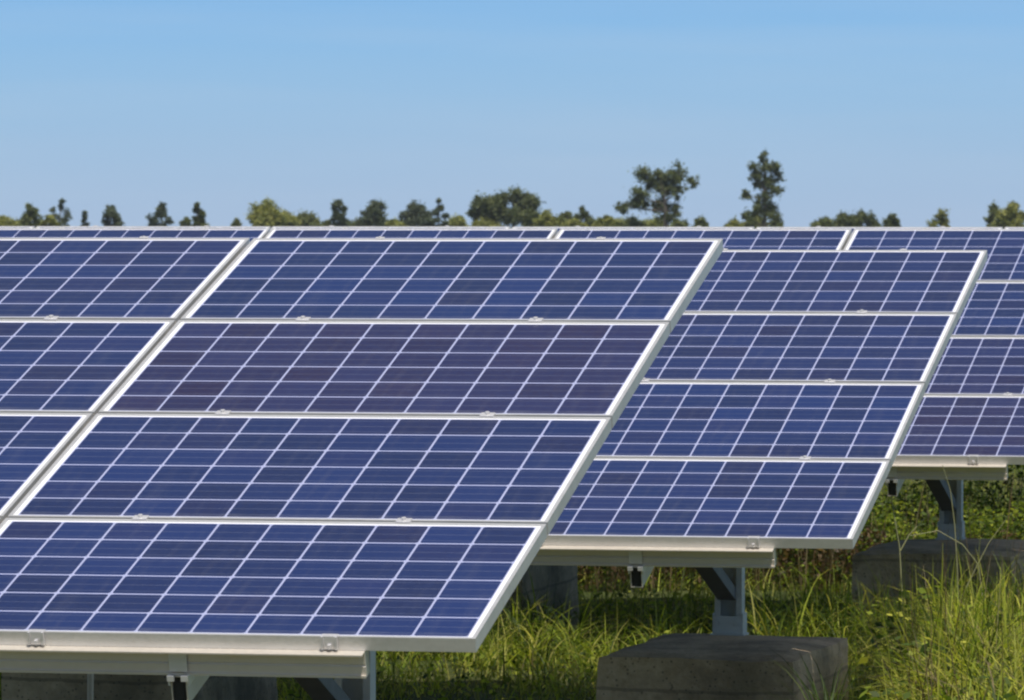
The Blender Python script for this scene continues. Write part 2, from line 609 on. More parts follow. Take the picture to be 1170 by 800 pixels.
def shoe_mesh():
    bm = bmesh.new()
    box(bm, -0.072, 0.072, -0.070, 0.055, 0.0, 0.010)
    box(bm, -0.0645, -0.0585, -0.050, 0.050, 0.0105, 0.095)
    box(bm, 0.0585, 0.0645, -0.050, 0.050, 0.0105, 0.095)
    box(bm, -0.058, 0.058, -0.050, -0.044, 0.0105, 0.085)
    for sx in (-0.045, 0.045):
        bmesh.ops.create_cone(bm, cap_ends=True, segments=6, radius1=0.010, radius2=0.010, depth=0.012,
                              matrix=Matrix.Translation((sx, -0.0565, 0.055)) @ Matrix.Rotation(R(90), 4, 'X'))
    return to_mesh(bm, "base_shoe")


def block_mesh(seed, h):
    bm = bmesh.new()
    hw, y0, y1 = 0.41, -1.25, 0.15
    z0, z1 = -0.03, 0.0
    rr = random.Random(seed)
    nx, ny, nz = 9, 13, 6
    # subdivided block with worn, slightly wavy faces and one chamfered front corner
    bmesh.ops.create_cube(bm, size=1.0)
    bmesh.ops.subdivide_edges(bm, edges=bm.edges[:], cuts=9, use_grid_fill=True)
    for v in bm.verts:
        x, y, z = v.co.x + 0.5, v.co.y + 0.5, v.co.z + 0.5
        ex = 1.0 - 0.03 * z
        X = (x - 0.5) * 2 * hw * ex
        Y = y0 + y * (y1 - y0)
        Z = -0.05 + z * (h + 0.05)
        if z > 0.95 and (x < 0.05 or x > 0.95 or y < 0.05 or y > 0.95):
            Z -= 0.010 + 0.008 * rr.random()
            X *= 0.99
        X += 0.006 * math.sin(9 * Y + 5 * Z + seed) + 0.002 * rr.uniform(-1, 1)
        Y += 0.006 * math.sin(8 * X + 6 * Z + seed) + 0.002 * rr.uniform(-1, 1)
        Z += 0.004 * math.sin(7 * X + 5 * Y + seed)
        v.co = (X, Y, Z)
    me = to_mesh(bm, "concrete_footing")
    for q in me.polygons: q.use_smooth = False
    return me


ME_SHOE, ME_SADDLE, ME_HOLLOW_SHADE = shoe_mesh(), saddle_mesh(), hollow_shade_mesh()
m, nt, p = new_mat("painted_hollow_black")  # flat black that paints the shade of the hollow channel end
p.inputs["Base Color"].default_value = (0.012, 0.012, 0.012, 1)
p.inputs["Roughness"].default_value = 0.6
ME_HOLLOW_SHADE.materials.append(m)
ME_SHOE.materials.append(M_STEEL)
ME_SADDLE.materials.append(M_CLAMP)
ME_BLOCKS = {h_: [block_mesh(s_, h_) for s_ in (1, 2, 3)] for h_ in (0.43, 0.525)}
for me_ in sum(ME_BLOCKS.values(), []):
    me_.materials.append(M_CONC)


def bar_between(a, b, w, h):
    a, b = Vector(a), Vector(b)
    d = (b - a)
    L = d.length
    bm = bmesh.new()
    t = 0.005
    box(bm, -w / 2, w / 2, 0, L, 0, t)
    box(bm, -w / 2, -w / 2 + t, 0, L, t + 0.0003, h)
    box(bm, w / 2 - t, w / 2, 0, L, t + 0.0003, h)
    q = d.to_track_quat('Y', 'Z')
    me = to_mesh(bm, "brace")
    return me, a, q.to_euler()


def solar_array(T, cols, label, bow, plum, seed, ncol_posts, inset=0.29, BH=0.43):
    """T = lower right front corner of the glass surface, in world space"""
    rr = random.Random(seed)
    root = empty("solar_array", (T[0], T[1], 0))
    tag(root, label, "solar array", "solar arrays standing one behind another")
    tz = T[2]

    def L(u, v, w=0.0):   # array coordinates -> root-local coordinates
        return Vector((u, v * math.cos(TILT) - w * math.sin(TILT), tz + v * math.sin(TILT) + w * math.cos(TILT)))
    for c in range(cols):
        for r_ in range(4):
            v0, v1 = r_ * PV, (r_ + 1) * PV
            z0, z1 = bow[r_], bow[r_ + 1]
            extra = (z1 - z0) / PV
            u = -(c * PU) - PU / 2 + (PU - MW) / 2 - 0.0 + rr.uniform(-1, 1) * 0.0015
            if c == 0: u = -MW / 2
            pos = L(u, v0 + PV / 2, (z0 + z1) / 2 + rr.uniform(-1, 1) * 0.0006)
            tw = rr.uniform(-1, 1) * R(0.05)
            pn = link("solar_panel", ME_FRAME, None, root, pos, (TILT + extra, 0, tw * 0.3))
            g = link("cell_glass", ME_GLASS, None, pn)
            pv = plum.get((c, r_), rr.choice((0.0, 0.0, 0.08, 0.16)))
            g.color = (pv, 0, 0, 1)
            for s in (-1, 1):
                cu = s * (MW / 2 - 0.41) + rr.uniform(-0.04, 0.04)
                if r_ == 0:
                    link("clamp", ME_ENDCLAMP, None, pn, (cu, -MH / 2 - 0.0005, 0))
                    link("clamp", ME_CLAMP, None, pn, (cu + rr.uniform(-0.06, 0.06), MH / 2 + 0.008, 0))
                else:
                    cl = link("clamp", ME_CLAMP, None, pn, (cu, MH / 2 + (0.008 if r_ < 3 else 0.001), 0))
                    if r_ == 3: cl.scale = (0.7, 0.6, 0.5)
    length = cols * PU - inset * 2
    for k in range(5):
        v = (0.004 if k == 0 else k * PV - 0.02)
        if k == 4: v = 4 * PV - 0.06
        link("rail", rail_mesh(length), M_RAIL, root, L(-inset, v, -0.0405 + bow[k]), (TILT, 0, 0))
    posts = [-(0.85 + 2.485 * i) for i in range(ncol_posts)]
    for i, u in enumerate(posts):
        rf = link("rafter", rafter_mesh(4.02), M_RAIL, root, L(u, -0.008, -0.1180), (TILT, 0, 0))
        link("hollow_shade", ME_HOLLOW_SHADE, None, rf)
        link("bracket", ME_SADDLE, None, root, L(u, 0.0, -0.1175), (TILT, 0, 0))
        py = 2.06
        vtop = py / math.cos(TILT)
        ptop = L(u, vtop, -0.205)
        hpost = ptop.z - BH - 0.012
        link("post", post_mesh(hpost), M_STEEL, root, (u, ptop.y, BH + 0.012))
        link("base_shoe", ME_SHOE, None, root, (u, ptop.y, BH - 0.002))
        a = Vector((u - 0.005, ptop.y - 0.045, BH + 0.15))
        b = L(u - 0.005, vtop - 1.35, -0.21)
        me, o, e = bar_between(a, b, 0.075, 0.05)
        link("brace", me, M_DARK, root, o, e)
        link("concrete_footing", ME_BLOCKS[BH][(i + seed) % 3], None, root, (u + 0.08, ptop.y, 0))
    return root


Z0 = CAM_Z
solar_array((-3.558, 16.11, Z0 - 1.1385), 3, "nearest solar array, largest in the view, lowest edge closest to the camera",
            [0.0, -0.001, 0.0045, 0.006, -0.003], {(0, 2): 1.0, (1, 2): 0.12, (0, 1): 0.05}, 1, 2, 0.315)
solar_array((-3.543, 22.75, Z0 - 1.202), 4, "second solar array, half hidden behind the nearest one, grass under its edge",
            [0, -0.005, 0.004, 0.003, -0.003], {(0, 2): 0.25}, 2, 3, 0.308)
solar_array((-3.450, 28.82, Z0 - 1.114), 5, "third solar array, cut by the right side of the photo, above tall grass",
            [0, -0.003, -0.003, -0.003, 0.0], {(0, 0): 0.9, (0, 1): 0.6}, 3, 4, 0.29, 0.525)
solar_array((-3.46, 35.30, Z0 - 1.104), 6, "farthest solar array, only its thin top edge showing below the trees",
            [0, 0, 0, 0, 0.0], {}, 4, 5)

# ------------------------------------------------------------------ vegetation on the ground
PAL_LUSH = [(0.13, 0.18, 0.018), (0.21, 0.27, 0.024), (0.06, 0.095, 0.014), (0.29, 0.33, 0.038), (0.38, 0.36, 0.09)]
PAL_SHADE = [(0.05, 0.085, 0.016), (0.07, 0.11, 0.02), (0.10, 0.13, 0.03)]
PAL_DRY = [(0.20, 0.16, 0.08), (0.16, 0.12, 0.06), (0.26, 0.21, 0.11)]
PAL_YEL = [(0.48, 0.47, 0.075), (0.36, 0.39, 0.045), (0.22, 0.28, 0.03), (0.08, 0.12, 0.018)]
PAL_BROWN = [(0.12, 0.075, 0.04), (0.09, 0.065, 0.035), (0.15, 0.10, 0.05), (0.07, 0.09, 0.025)]


def quads_mesh(name, V, Q, col):
    """V (n,3), Q (m,4) index arrays, col (n,3) per vertex"""
    me = bpy.data.meshes.new(name)
    me.vertices.add(len(V))
    me.vertices.foreach_set("co", V.astype(np.float32).ravel())
    me.loops.add(Q.size)
    me.loops.foreach_set("vertex_index", Q.astype(np.int32).ravel())
    me.polygons.add(len(Q))
    me.polygons.foreach_set("loop_start", np.arange(0, Q.size, 4, dtype=np.int32))
    me.polygons.foreach_set("loop_total", np.full(len(Q), 4, dtype=np.int32))
    me.update(calc_edges=True)
    a = me.color_attributes.new("tint", 'FLOAT_COLOR', 'POINT')
    c4 = np.ones((len(V), 4), np.float32)
    c4[:, :3] = col
    a.data.foreach_set("color", c4.ravel())
    return me


def blades(P, H, W_, pal, lean=0.5, seg=4, curl=1.0, weights=None):
    """ribbons: base points P (n,3), heights H, widths W_"""
    n = len(P)
    ang = rng.uniform(0, 2 * np.pi, n)
    dirx, diry = np.cos(ang), np.sin(ang)
    fa = ang + rng.uniform(0.8, 2.3, n)            # facing of the ribbon width
    wx, wy = np.cos(fa), np.sin(fa)
    ln = np.abs(rng.normal(lean, lean * 0.5, n))
    cu = rng.uniform(0.6, 2.2, n) * curl
    t = np.linspace(0, 1, seg + 1)
    V = np.zeros((n, seg + 1, 2, 3))
    for i, tt in enumerate(t):
        off = H * ln * tt ** (1 + cu * 0.6)
        z = H * (tt - 0.28 * np.minimum(ln, 1.6) * tt ** 3 * curl)
        w = W_ * 0.5 * (1 - tt ** 1.6) + 0.0004
        cx = P[:, 0] + dirx * off
        cy = P[:, 1] + diry * off
        cz = P[:, 2] + z
        V[:, i, 0] = np.stack([cx - wx * w, cy - wy * w, cz], 1)
        V[:, i, 1] = np.stack([cx + wx * w, cy + wy * w, cz], 1)
    base = (np.arange(n) * (seg + 1) * 2)[:, None, None]
    k = np.arange(seg)[None, :, None] * 2
    Q = base + k + np.array([0, 1, 3, 2])[None, None, :]
    pal = np.array(pal)
    c = pal[rng.choice(len(pal), n, p=weights)] * rng.uniform(0.6, 1.3, (n, 1))
    colr = np.repeat(c[:, None, :], (seg + 1) * 2, 1)
    return V.reshape(-1, 3), Q.reshape(-1, 4), colr.reshape(-1, 3)


def leaves(P, S, pal, flat=0.5):
    """leaf-shaped quads at P with sizes S"""
    n = len(P)
    d = rng.normal(size=(n, 3)); d[:, 2] *= flat
    d /= np.linalg.norm(d, axis=1, keepdims=True)
    u = rng.normal(size=(n, 3))
    s = np.cross(d, u); s /= np.linalg.norm(s, axis=1, keepdims=True)
    S = S[:, None]
    V = np.stack([P - d * S * 0.5, P + s * S * 0.28, P + d * S * 0.5, P - s * S * 0.28], 1)
    Q = np.arange(n * 4).reshape(n, 4)
    pal = np.array(pal)
    c = pal[rng.integers(0, len(pal), n)] * rng.uniform(0.7, 1.35, (n, 1))
    return V.reshape(-1, 3), Q, np.repeat(c, 4, 0)


def merge(parts):
    Vs, Qs, Cs, o = [], [], [], 0
    for V, Q, C_ in parts:
        Vs.append(V); Qs.append(Q + o); Cs.append(C_); o += len(V)
    return np.concatenate(Vs), np.concatenate(Qs), np.concatenate(Cs)


def lump(x, y, f=1.0):
    return 0.5 + 0.25 * np.sin(1.9 * f * x + 0.7 * y) + 0.25 * np.sin(1.3 * f * y - 2.3 * x + 1.0) * np.cos(0.9 * x * f)


FOOT = []
for (tx, ty, n_) in ((-3.558, 16.11, 2), (-3.543, 22.75, 3), (-3.45, 28.82, 4), (-3.46, 35.3, 5)):
    for i in range(n_):
        FOOT.append((tx - 0.85 - 2.485 * i + 0.08, ty + 2.06 - 0.55))


def scatter(n, x0, x1, y0, y1, power=1.0):
    x = rng.uniform(x0, x1, n)
    y = y0 + (y1 - y0) * rng.random(n) ** power
    keep = np.ones(n, bool)
    for fx_, fy_ in FOOT:
        keep &= ~((np.abs(x - fx_) < 0.43) & (np.abs(y - fy_) < 0.72))
    x, y = x[keep], y[keep]
    return np.stack([x, y, np.zeros(len(x)) - 0.05], 1)


def clumped(nc, per, x0, x1, y0, y1, spread):
    c = scatter(nc, x0, x1, y0, y1)
    P = np.repeat(c, per, 0)
    P[:, :2] += rng.normal(0, spread, (len(P), 2))
    keep = np.ones(len(P), bool)
    for fx_, fy_ in FOOT:
        keep &= ~((np.abs(P[:, 0] - fx_) < 0.42) & (np.abs(P[:, 1] - fy_) < 0.71))
    return P[keep]


def vegetation():
    # short meadow grass under and between the arrays
    P = scatter(190000, -15, 3.0, 20.5, 60, 1.3)
    H = rng.uniform(0.07, 0.20, len(P)) * (0.55 + 0.9 * lump(P[:, 0], P[:, 1]))
    g1 = blades(P, H, rng.uniform(0.004, 0.009, len(P)), PAL_LUSH + PAL_DRY[:1], 0.6, 3)
    P = scatter(16000, -22, 8.0, 13.8, 20.5)
    g0 = blades(P, rng.uniform(0.06, 0.18, len(P)), rng.uniform(0.005, 0.01, len(P)), PAL_LUSH, 0.6, 3)
    V, Q, C_ = merge([g1, g0])
    tag(link("grass", quads_mesh("grass", V, Q, C_), M_GRASS), "short green grass covering the ground under and between the solar arrays",
        "grass", kind="stuff")
    # clumps of long blades
    sets = []
    for (nc, per, box_, h0, h1, sp, pal) in (
            (260, 26, (-13, -3.6, 27.6, 31.5), 0.18, 0.42, 0.07, PAL_LUSH),
            (120, 20, (-13, -3.8, 24, 27.6), 0.14, 0.30, 0.08, PAL_LUSH),
            (260, 22, (-14, -2.5, 31.5, 36.0), 0.16, 0.38, 0.10, PAL_LUSH),
            (60, 20, (-9, -6, 25.5, 28.5), 0.14, 0.30, 0.08, PAL_YEL)):
        P = clumped(nc, per, *box_, sp)
        H = rng.uniform(h0, h1, len(P))
        sets.append(blades(P, H, rng.uniform(0.006, 0.012, len(P)), pal, 0.75, 5, 1.3))
    # growth leaning against the fronts of the third array's footings
    for (x0, x1, h0, h1, nc) in ((-5.0, -3.4, 0.30, 0.60, 60), (-7.4, -6.1, 0.25, 0.55, 50)):
        P = clumped(nc, 26, x0, x1, 28.5, 29.5, 0.06)
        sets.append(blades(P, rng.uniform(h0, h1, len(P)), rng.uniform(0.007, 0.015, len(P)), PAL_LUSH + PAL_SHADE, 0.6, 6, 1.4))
    V, Q, C_ = merge(sets)
    tag(link("long_grass", quads_mesh("long_grass", V, Q, C_), M_GRASS), "longer arching grass blades in loose clumps around the concrete footings",
        "grass", kind="stuff")
    # the tall sunlit stand in the open strip at the right
    sets = []
    for (nc, per, box_, h0, h1, sp) in (
            (260, 34, (-3.30, 1.0, 18.5, 21.5), 0.42, 0.78, 0.09),
            (420, 34, (-3.50, 1.5, 21.5, 27.5), 0.42, 0.80, 0.09),
            (360, 26, (-4.2, 1.5, 27.0, 32.0), 0.42, 0.80, 0.10),
            (260, 26, (-4.25, -3.4, 23.5, 29.5), 0.40, 0.75, 0.07)):
        P = clumped(nc, per, *box_, sp)
        # lower towards the arrays
        u_ = P[:, 0] + 0.1477 * P[:, 1] + 0.12 * np.sin(P[:, 1] * 3.1)
        P = P[u_ > -0.05]; u_ = u_[u_ > -0.05]
        k = np.clip(0.36 + u_ / 0.42, 0.36, 1.0)
        H = rng.uniform(h0, h1, len(P)) * k
        sets.append(blades(P, H, rng.uniform(0.008, 0.018, len(P)), PAL_LUSH + PAL_YEL + PAL_YEL + PAL_YEL[:2] + PAL_DRY[2:], 0.85, 6, 1.7))
    P = scatter(26000, -4.1, 2.0, 18.5, 31)
    sets.append(blades(P, rng.uniform(0.12, 0.38, len(P)), rng.uniform(0.005, 0.01, len(P)), PAL_LUSH + PAL_YEL, 0.5, 4))
    # broad leaves and seed stems mixed into the stand
    P = clumped(420, 40, -4.2, 1.5, 19.5, 31.5, 0.09)
    P = P[P[:, 0] + 0.1477 * P[:, 1] > -0.15]
    P[:, 2] = rng.uniform(0.02, 1.0, len(P)) * 0.45
    sets.append(leaves(P, rng.uniform(0.02, 0.07, len(P)), PAL_LUSH + PAL_YEL + PAL_SHADE, 0.5))
    P = scatter(1500, -4.2, 1.5, 19.5, 31.0)
    P = P[P[:, 0] + 0.1477 * P[:, 1] > 0.0]
    sets.append(blades(P, rng.uniform(0.5, 0.95, len(P)), rng.uniform(0.004, 0.007, len(P)), PAL_DRY + PAL_BROWN[:2] + PAL_YEL[:1], 0.25, 5, 0.7))
    V, Q, C_ = merge(sets)
    tag(link("tall_grass", quads_mesh("tall_grass", V, Q, C_), M_GRASS), "tall bright sunlit grass growing in the open strip at the lower right",
        "grass", kind="stuff")
    # broad-leaved weeds behind the third array: green sunlit tops, brown stems and painted shade below
    n = 200000
    x = rng.uniform(-15, 1, n); y = 34.2 + np.abs(rng.normal(0, 1.3, n))
    top = (0.40 + 0.42 * lump(x * 1.4, y)) * (0.75 + 0.5 * lump(x * 5.3, y * 4.1))
    z = top * rng.random(n) ** 0.8
    P = np.stack([x, y, z], 1)
    gr = (z > top * 0.68) | (rng.random(n) < 0.16)  # light and shade put into leaf colour: green on top, brown lower down
    a = leaves(P[gr], rng.uniform(0.016, 0.045, gr.sum()), PAL_YEL[1:] + PAL_LUSH[:3] + PAL_SHADE, 0.5)
    b = leaves(P[~gr][::2], rng.uniform(0.02, 0.055, len(P[~gr][::2])), PAL_BROWN, 0.7)
    Ps = scatter(9000, -15, 1, 34.0, 40)
    c = blades(Ps, rng.uniform(0.3, 0.85, len(Ps)), rng.uniform(0.005, 0.009, len(Ps)), PAL_BROWN + PAL_DRY, 0.2, 4)
    V, Q, C_ = merge([a, b, c])
    tag(link("weeds", quads_mesh("weeds", V, Q, C_), M_GRASS), "band of leafy weeds with reddish brown stems behind the third solar array",
        "weeds", kind="stuff")
    # small leaves among the grass
    P = scatter(26000, -14, 1, 24, 33.5)
    P[:, 2] = rng.uniform(0.01, 0.16, len(P)) * (0.4 + lump(P[:, 0] * 2, P[:, 1] * 2))
    V, Q, C_ = leaves(P, rng.uniform(0.015, 0.045, len(P)), PAL_YEL + PAL_LUSH, 0.4)
    tag(link("clover", quads_mesh("clover", V, Q, C_), M_GRASS), "low round-leaved ground cover mixed into the shaded grass",
        "ground cover", kind="stuff")


vegetation()

# ------------------------------------------------------------------ single plants and small things
def grass_tuft(px, py, d, h, n, spread, label, pal=PAL_LUSH, lean=0.9):
    p = at(px, py, d)
    P = np.zeros((n, 3))
    P[:, :2] = rng.normal(0, spread, (n, 2))
    V, Q, C_ = blades(P, rng.uniform(0.55, 1.0, n) * h, rng.uniform(0.008, 0.013, n), pal, lean, 7, 1.6)
    o = link("grass_tuft", quads_mesh("grass_tuft", V, Q, C_), M_GRASS, None, (p.x, p.y, -0.01))
    tag(o, label, "grass tuft", "single grass tufts standing out of the meadow")


grass_tuft(612, 745, 28.8, 0.50, 46, 0.03, "arching grass tuft close to the slanted right edge of the nearest array", lean=1.1)
grass_tuft(655, 740, 29.3, 0.46, 40, 0.03, "grass tuft fanning out left of the hanging channel end of the second array", lean=1.1)
grass_tuft(752, 740, 29.3, 0.42, 36, 0.03, "upright grass tuft left of the steel post of the second array", lean=0.6)
grass_tuft(905, 735, 29.6, 0.42, 40, 0.03, "grass tuft right of the steel post of the second array", lean=0.9)
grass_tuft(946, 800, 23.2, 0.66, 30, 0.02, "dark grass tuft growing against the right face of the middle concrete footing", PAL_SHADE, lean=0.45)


def stalk(pts, r, label):
    """thin dry stem through world points"""
    cu = bpy.data.curves.new("weed_stalk", 'CURVE')
    cu.dimensions = '3D'
    cu.bevel_depth = r
    cu.bevel_resolution = 1
    for line in pts:
        sp = cu.splines.new('POLY')
        sp.points.add(len(line) - 1)
        for i, q in enumerate(line):
            sp.points[i].co = (*q, 1)
            sp.points[i].radius = 1 - 0.6 * i / max(1, len(line) - 1)
    tmp = bpy.data.objects.new("tmp", cu)
    COL.objects.link(tmp)
    me = bpy.data.meshes.new_from_object(tmp.evaluated_get(bpy.context.evaluated_depsgraph_get()))
    bpy.data.objects.remove(tmp)
    me.materials.clear()
    tag(link("weed_stalk", me, M_STALK), label, "weed stalk", "pale dry stalks above the third footing")


m, nt, p = new_mat("dry_stalk")
tc = nd(nt, "ShaderNodeTexCoord")
nt.links.new(mixc(nt, noise(nt, tc.outputs["Object"], 20, 3), (0.16, 0.18, 0.07), (0.30, 0.27, 0.13)), p.inputs["Base Color"])
M_STALK = m
D_ = 29.2
stalk([[at(1032, 700, D_), at(1028, 625, D_), at(1022, 590, D_), at(1018, 563, D_)],
       [at(1029, 629, D_), at(1039, 611, D_), at(1052, 597, D_), at(1070, 578, D_)]], 0.0042,
      "pale forked stalk rising beside the channel end of the third array")
D_ = 28.4
stalk([[at(1096, 720, D_), at(1094, 650, D_), at(1091, 600, D_), at(1086, 560, D_), at(1077, 531, D_)],
       [at(1095, 690, D_), at(1112, 655, D_), at(1130, 620, D_), at(1149, 594, D_)],
       [at(1125, 700, D_), at(1118, 645, D_), at(1100, 622, D_), at(1072, 606, D_), at(1040, 612, D_)]], 0.0036,
      "pale stalk crossing in front of the steel post of the third array")

# thin wooden stake under the nearest array
bm = bmesh.new()
bmesh.ops.create_cone(bm, cap_ends=True, segments=10, radius1=0.010, radius2=0.012, depth=0.95,
                      matrix=Matrix.Translation((0, 0, 0.45)))
for v in bm.verts:
    v.co.x += 0.01 * v.co.z
me = to_mesh(bm, "stake")
pp = at(102, 790, 21.2)
tag(link("stake", me, M_WOOD, None, (pp.x, pp.y, 0)), "thin pale wooden stake standing in the shade under the nearest array", "stake")

# ------------------------------------------------------------------ trees on the skyline
DARK = [(0.070, 0.092, 0.032), (0.105, 0.128, 0.043), (0.16, 0.175, 0.065)]
MID = [(0.11, 0.14, 0.045), (0.16, 0.18, 0.06), (0.19, 0.20, 0.08)]
YELL = [(0.27, 0.28, 0.075), (0.34, 0.33, 0.10), (0.18, 0.20, 0.06)]
GREY = [(0.10, 0.125, 0.07), (0.14, 0.16, 0.09), (0.07, 0.09, 0.055)]


def limb(bm, a, b, r0, r1, seg=6):
    a, b = Vector(a), Vector(b)
    d = b - a
    if d.length < 1e-4: return
    q = d.to_track_quat('Z', 'Y')
    bmesh.ops.create_cone(bm, cap_ends=True, segments=seg, radius1=r0, radius2=r1, depth=d.length,
                          matrix=Matrix.Translation((a + b) / 2) @ q.to_matrix().to_4x4())


def tree(name, d, base_px, lobes, pal, label, cat="tree", leaf=0.30, dens=1.0, airy=0.0, trunk_r=0.16, group="trees on the skyline behind the arrays"):
    """lobes: (px, py, radius px); the tree stands d metres away with its crown where the lobes are"""
    b = at(base_px, 258, d)
    base = Vector((b.x, b.y, 0))
    root = empty(name, base)
    tag(root, label, cat, group)
    k = d / F
    right = Vector((math.cos(YAW), math.sin(YAW), 0))
    back = Vector((-math.sin(YAW), math.cos(YAW), 0))
    bm = bmesh.new()
    top = max(lobes, key=lambda l: -l[1])
    topz = (at(top[0], top[1], d)).z
    th = max(0.5, topz * 0.45)
    joints = [Vector((0, 0, -0.1)), right * rng.uniform(-0.2, 0.2) + Vector((0, 0, th)),]
    ctop = at(top[0], top[1], d) - base
    joints.append(Vector((ctop.x, ctop.y, ctop.z * 0.92)))
    limb(bm, joints[0], joints[1], trunk_r, trunk_r * 0.7, 8)
    limb(bm, joints[1], joints[2], trunk_r * 0.68, trunk_r * 0.2, 6)
    Ps = []
    for (lx, ly, lr) in lobes:
        c = at(lx, ly, d) - base
        rad = lr * k
        c = c + back * rng.uniform(-0.5, 0.5) * rad * 1.5
        f = min(0.95, max(0.1, (c.z - th) / max(0.1, ctop.z - th))) * 0.6
        st = joints[1].lerp(joints[2], f) if c.z > th else joints[0].lerp(joints[1], 0.55)
        limb(bm, st, c, trunk_r * 0.34, trunk_r * 0.08, 5)
        nsub = max(9, int(20 * (1 - airy * 0.45)))
        for _ in range(nsub):
            v = rng.normal(size=3); v /= np.linalg.norm(v)
            sc_ = rad * rng.uniform(0.3, 1.12)
            cc = np.array(c) + v * sc_ * np.array([1, 1, 0.85])
            rs = rad * rng.uniform(0.30, 0.58) * (1 - 0.12 * airy)
            nl = int(max(30, 90 * dens * (rs / 0.45) ** 2) * (1 - 0.3 * airy))
            w = rng.normal(size=(nl, 3)); w /= np.linalg.norm(w, axis=1, keepdims=True)
            rr_ = rs * np.abs(rng.normal(0, 0.75, (nl, 1)))
            Ps.append(cc + w * rr_)
            limb(bm, c, Vector(cc), trunk_r * 0.09, trunk_r * 0.04, 3)
    P = np.concatenate(Ps)
    P = P[P[:, 2] > 0.05]
    V, Q, C_ = leaves(P, rng.uniform(0.6, 1.25, len(P)) * leaf, pal, 0.6)
    link("trunk", to_mesh(bm, "trunk"), M_BARK, root)
    link("crown", quads_mesh("crown", V, Q, C_), M_LEAF, root)
    return root


def auto_lobes(cx, top, w, n=6, base=264, cone=0.0, sd_=0):
    """irregular crown: lobes spread left and right in turn from the tip down"""
    r_ = random.Random(int(cx * 13 + top) + sd_)
    out = []
    h = base - top
    side = r_.choice((-1, 1))
    for i in range(n):
        f = (i / max(1, n - 1)) ** 0.85
        rad = max(2.6, w * r_.uniform(0.15, 0.26) * (1 - cone * 0.45 * (1 - f)))
        y = top + rad * 0.9 + (h - rad) * f * 0.9
        half = w / 2 * min(1.0, 0.30 + 1.5 * f) * (1 - cone * 0.7 * (1 - f))
        side = -side
        x = cx if i == 0 else cx + side * r_.uniform(0.25, 1.0) * max(0, half - rad * 0.6)
        out.append((x + (r_.uniform(-0.12, 0.12) * w if i == 0 else 0), y, rad))
    return out


tree("oak_tree", 560, 760, [(737, 202, 13), (755, 198, 11), (774, 200, 13), (791, 207, 7), (752, 215, 16), (773, 218, 11),
                            (728, 223, 12), (711, 237, 8), (733, 233, 12), (752, 236, 12), (770, 240, 10), (762, 250, 10)], DARK,
     "broad dark tree with a wide spreading crown, widest crown of the tall trees", leaf=0.30, airy=0.5, trunk_r=0.32)
tree("poplar_tree", 560, 872, [(873, 180, 7), (860, 191, 7), (883, 191, 8), (889, 201, 8), (867, 200, 8), (852, 222, 7), (866, 212, 7),
                               (885, 215, 9), (873, 225, 9), (876, 237, 12), (864, 240, 11), (885, 249, 11), (854, 250, 9),
                               (876, 190, 7), (878, 206, 8), (861, 202, 6)], DARK,
     "tallest slender tree with a narrow open crown showing sky through it", leaf=0.28, airy=0.55, trunk_r=0.24)
tree("oak_tree", 600, 585, [(586, 224, 12), (602, 230, 11), (571, 232, 13), (550, 237, 11), (543, 246, 8), (564, 247, 12),
                            (591, 243, 16), (609, 247, 10)], DARK,
     "low wide dark green tree standing in the middle of the skyline", leaf=0.33, trunk_r=0.28, dens=1.3)
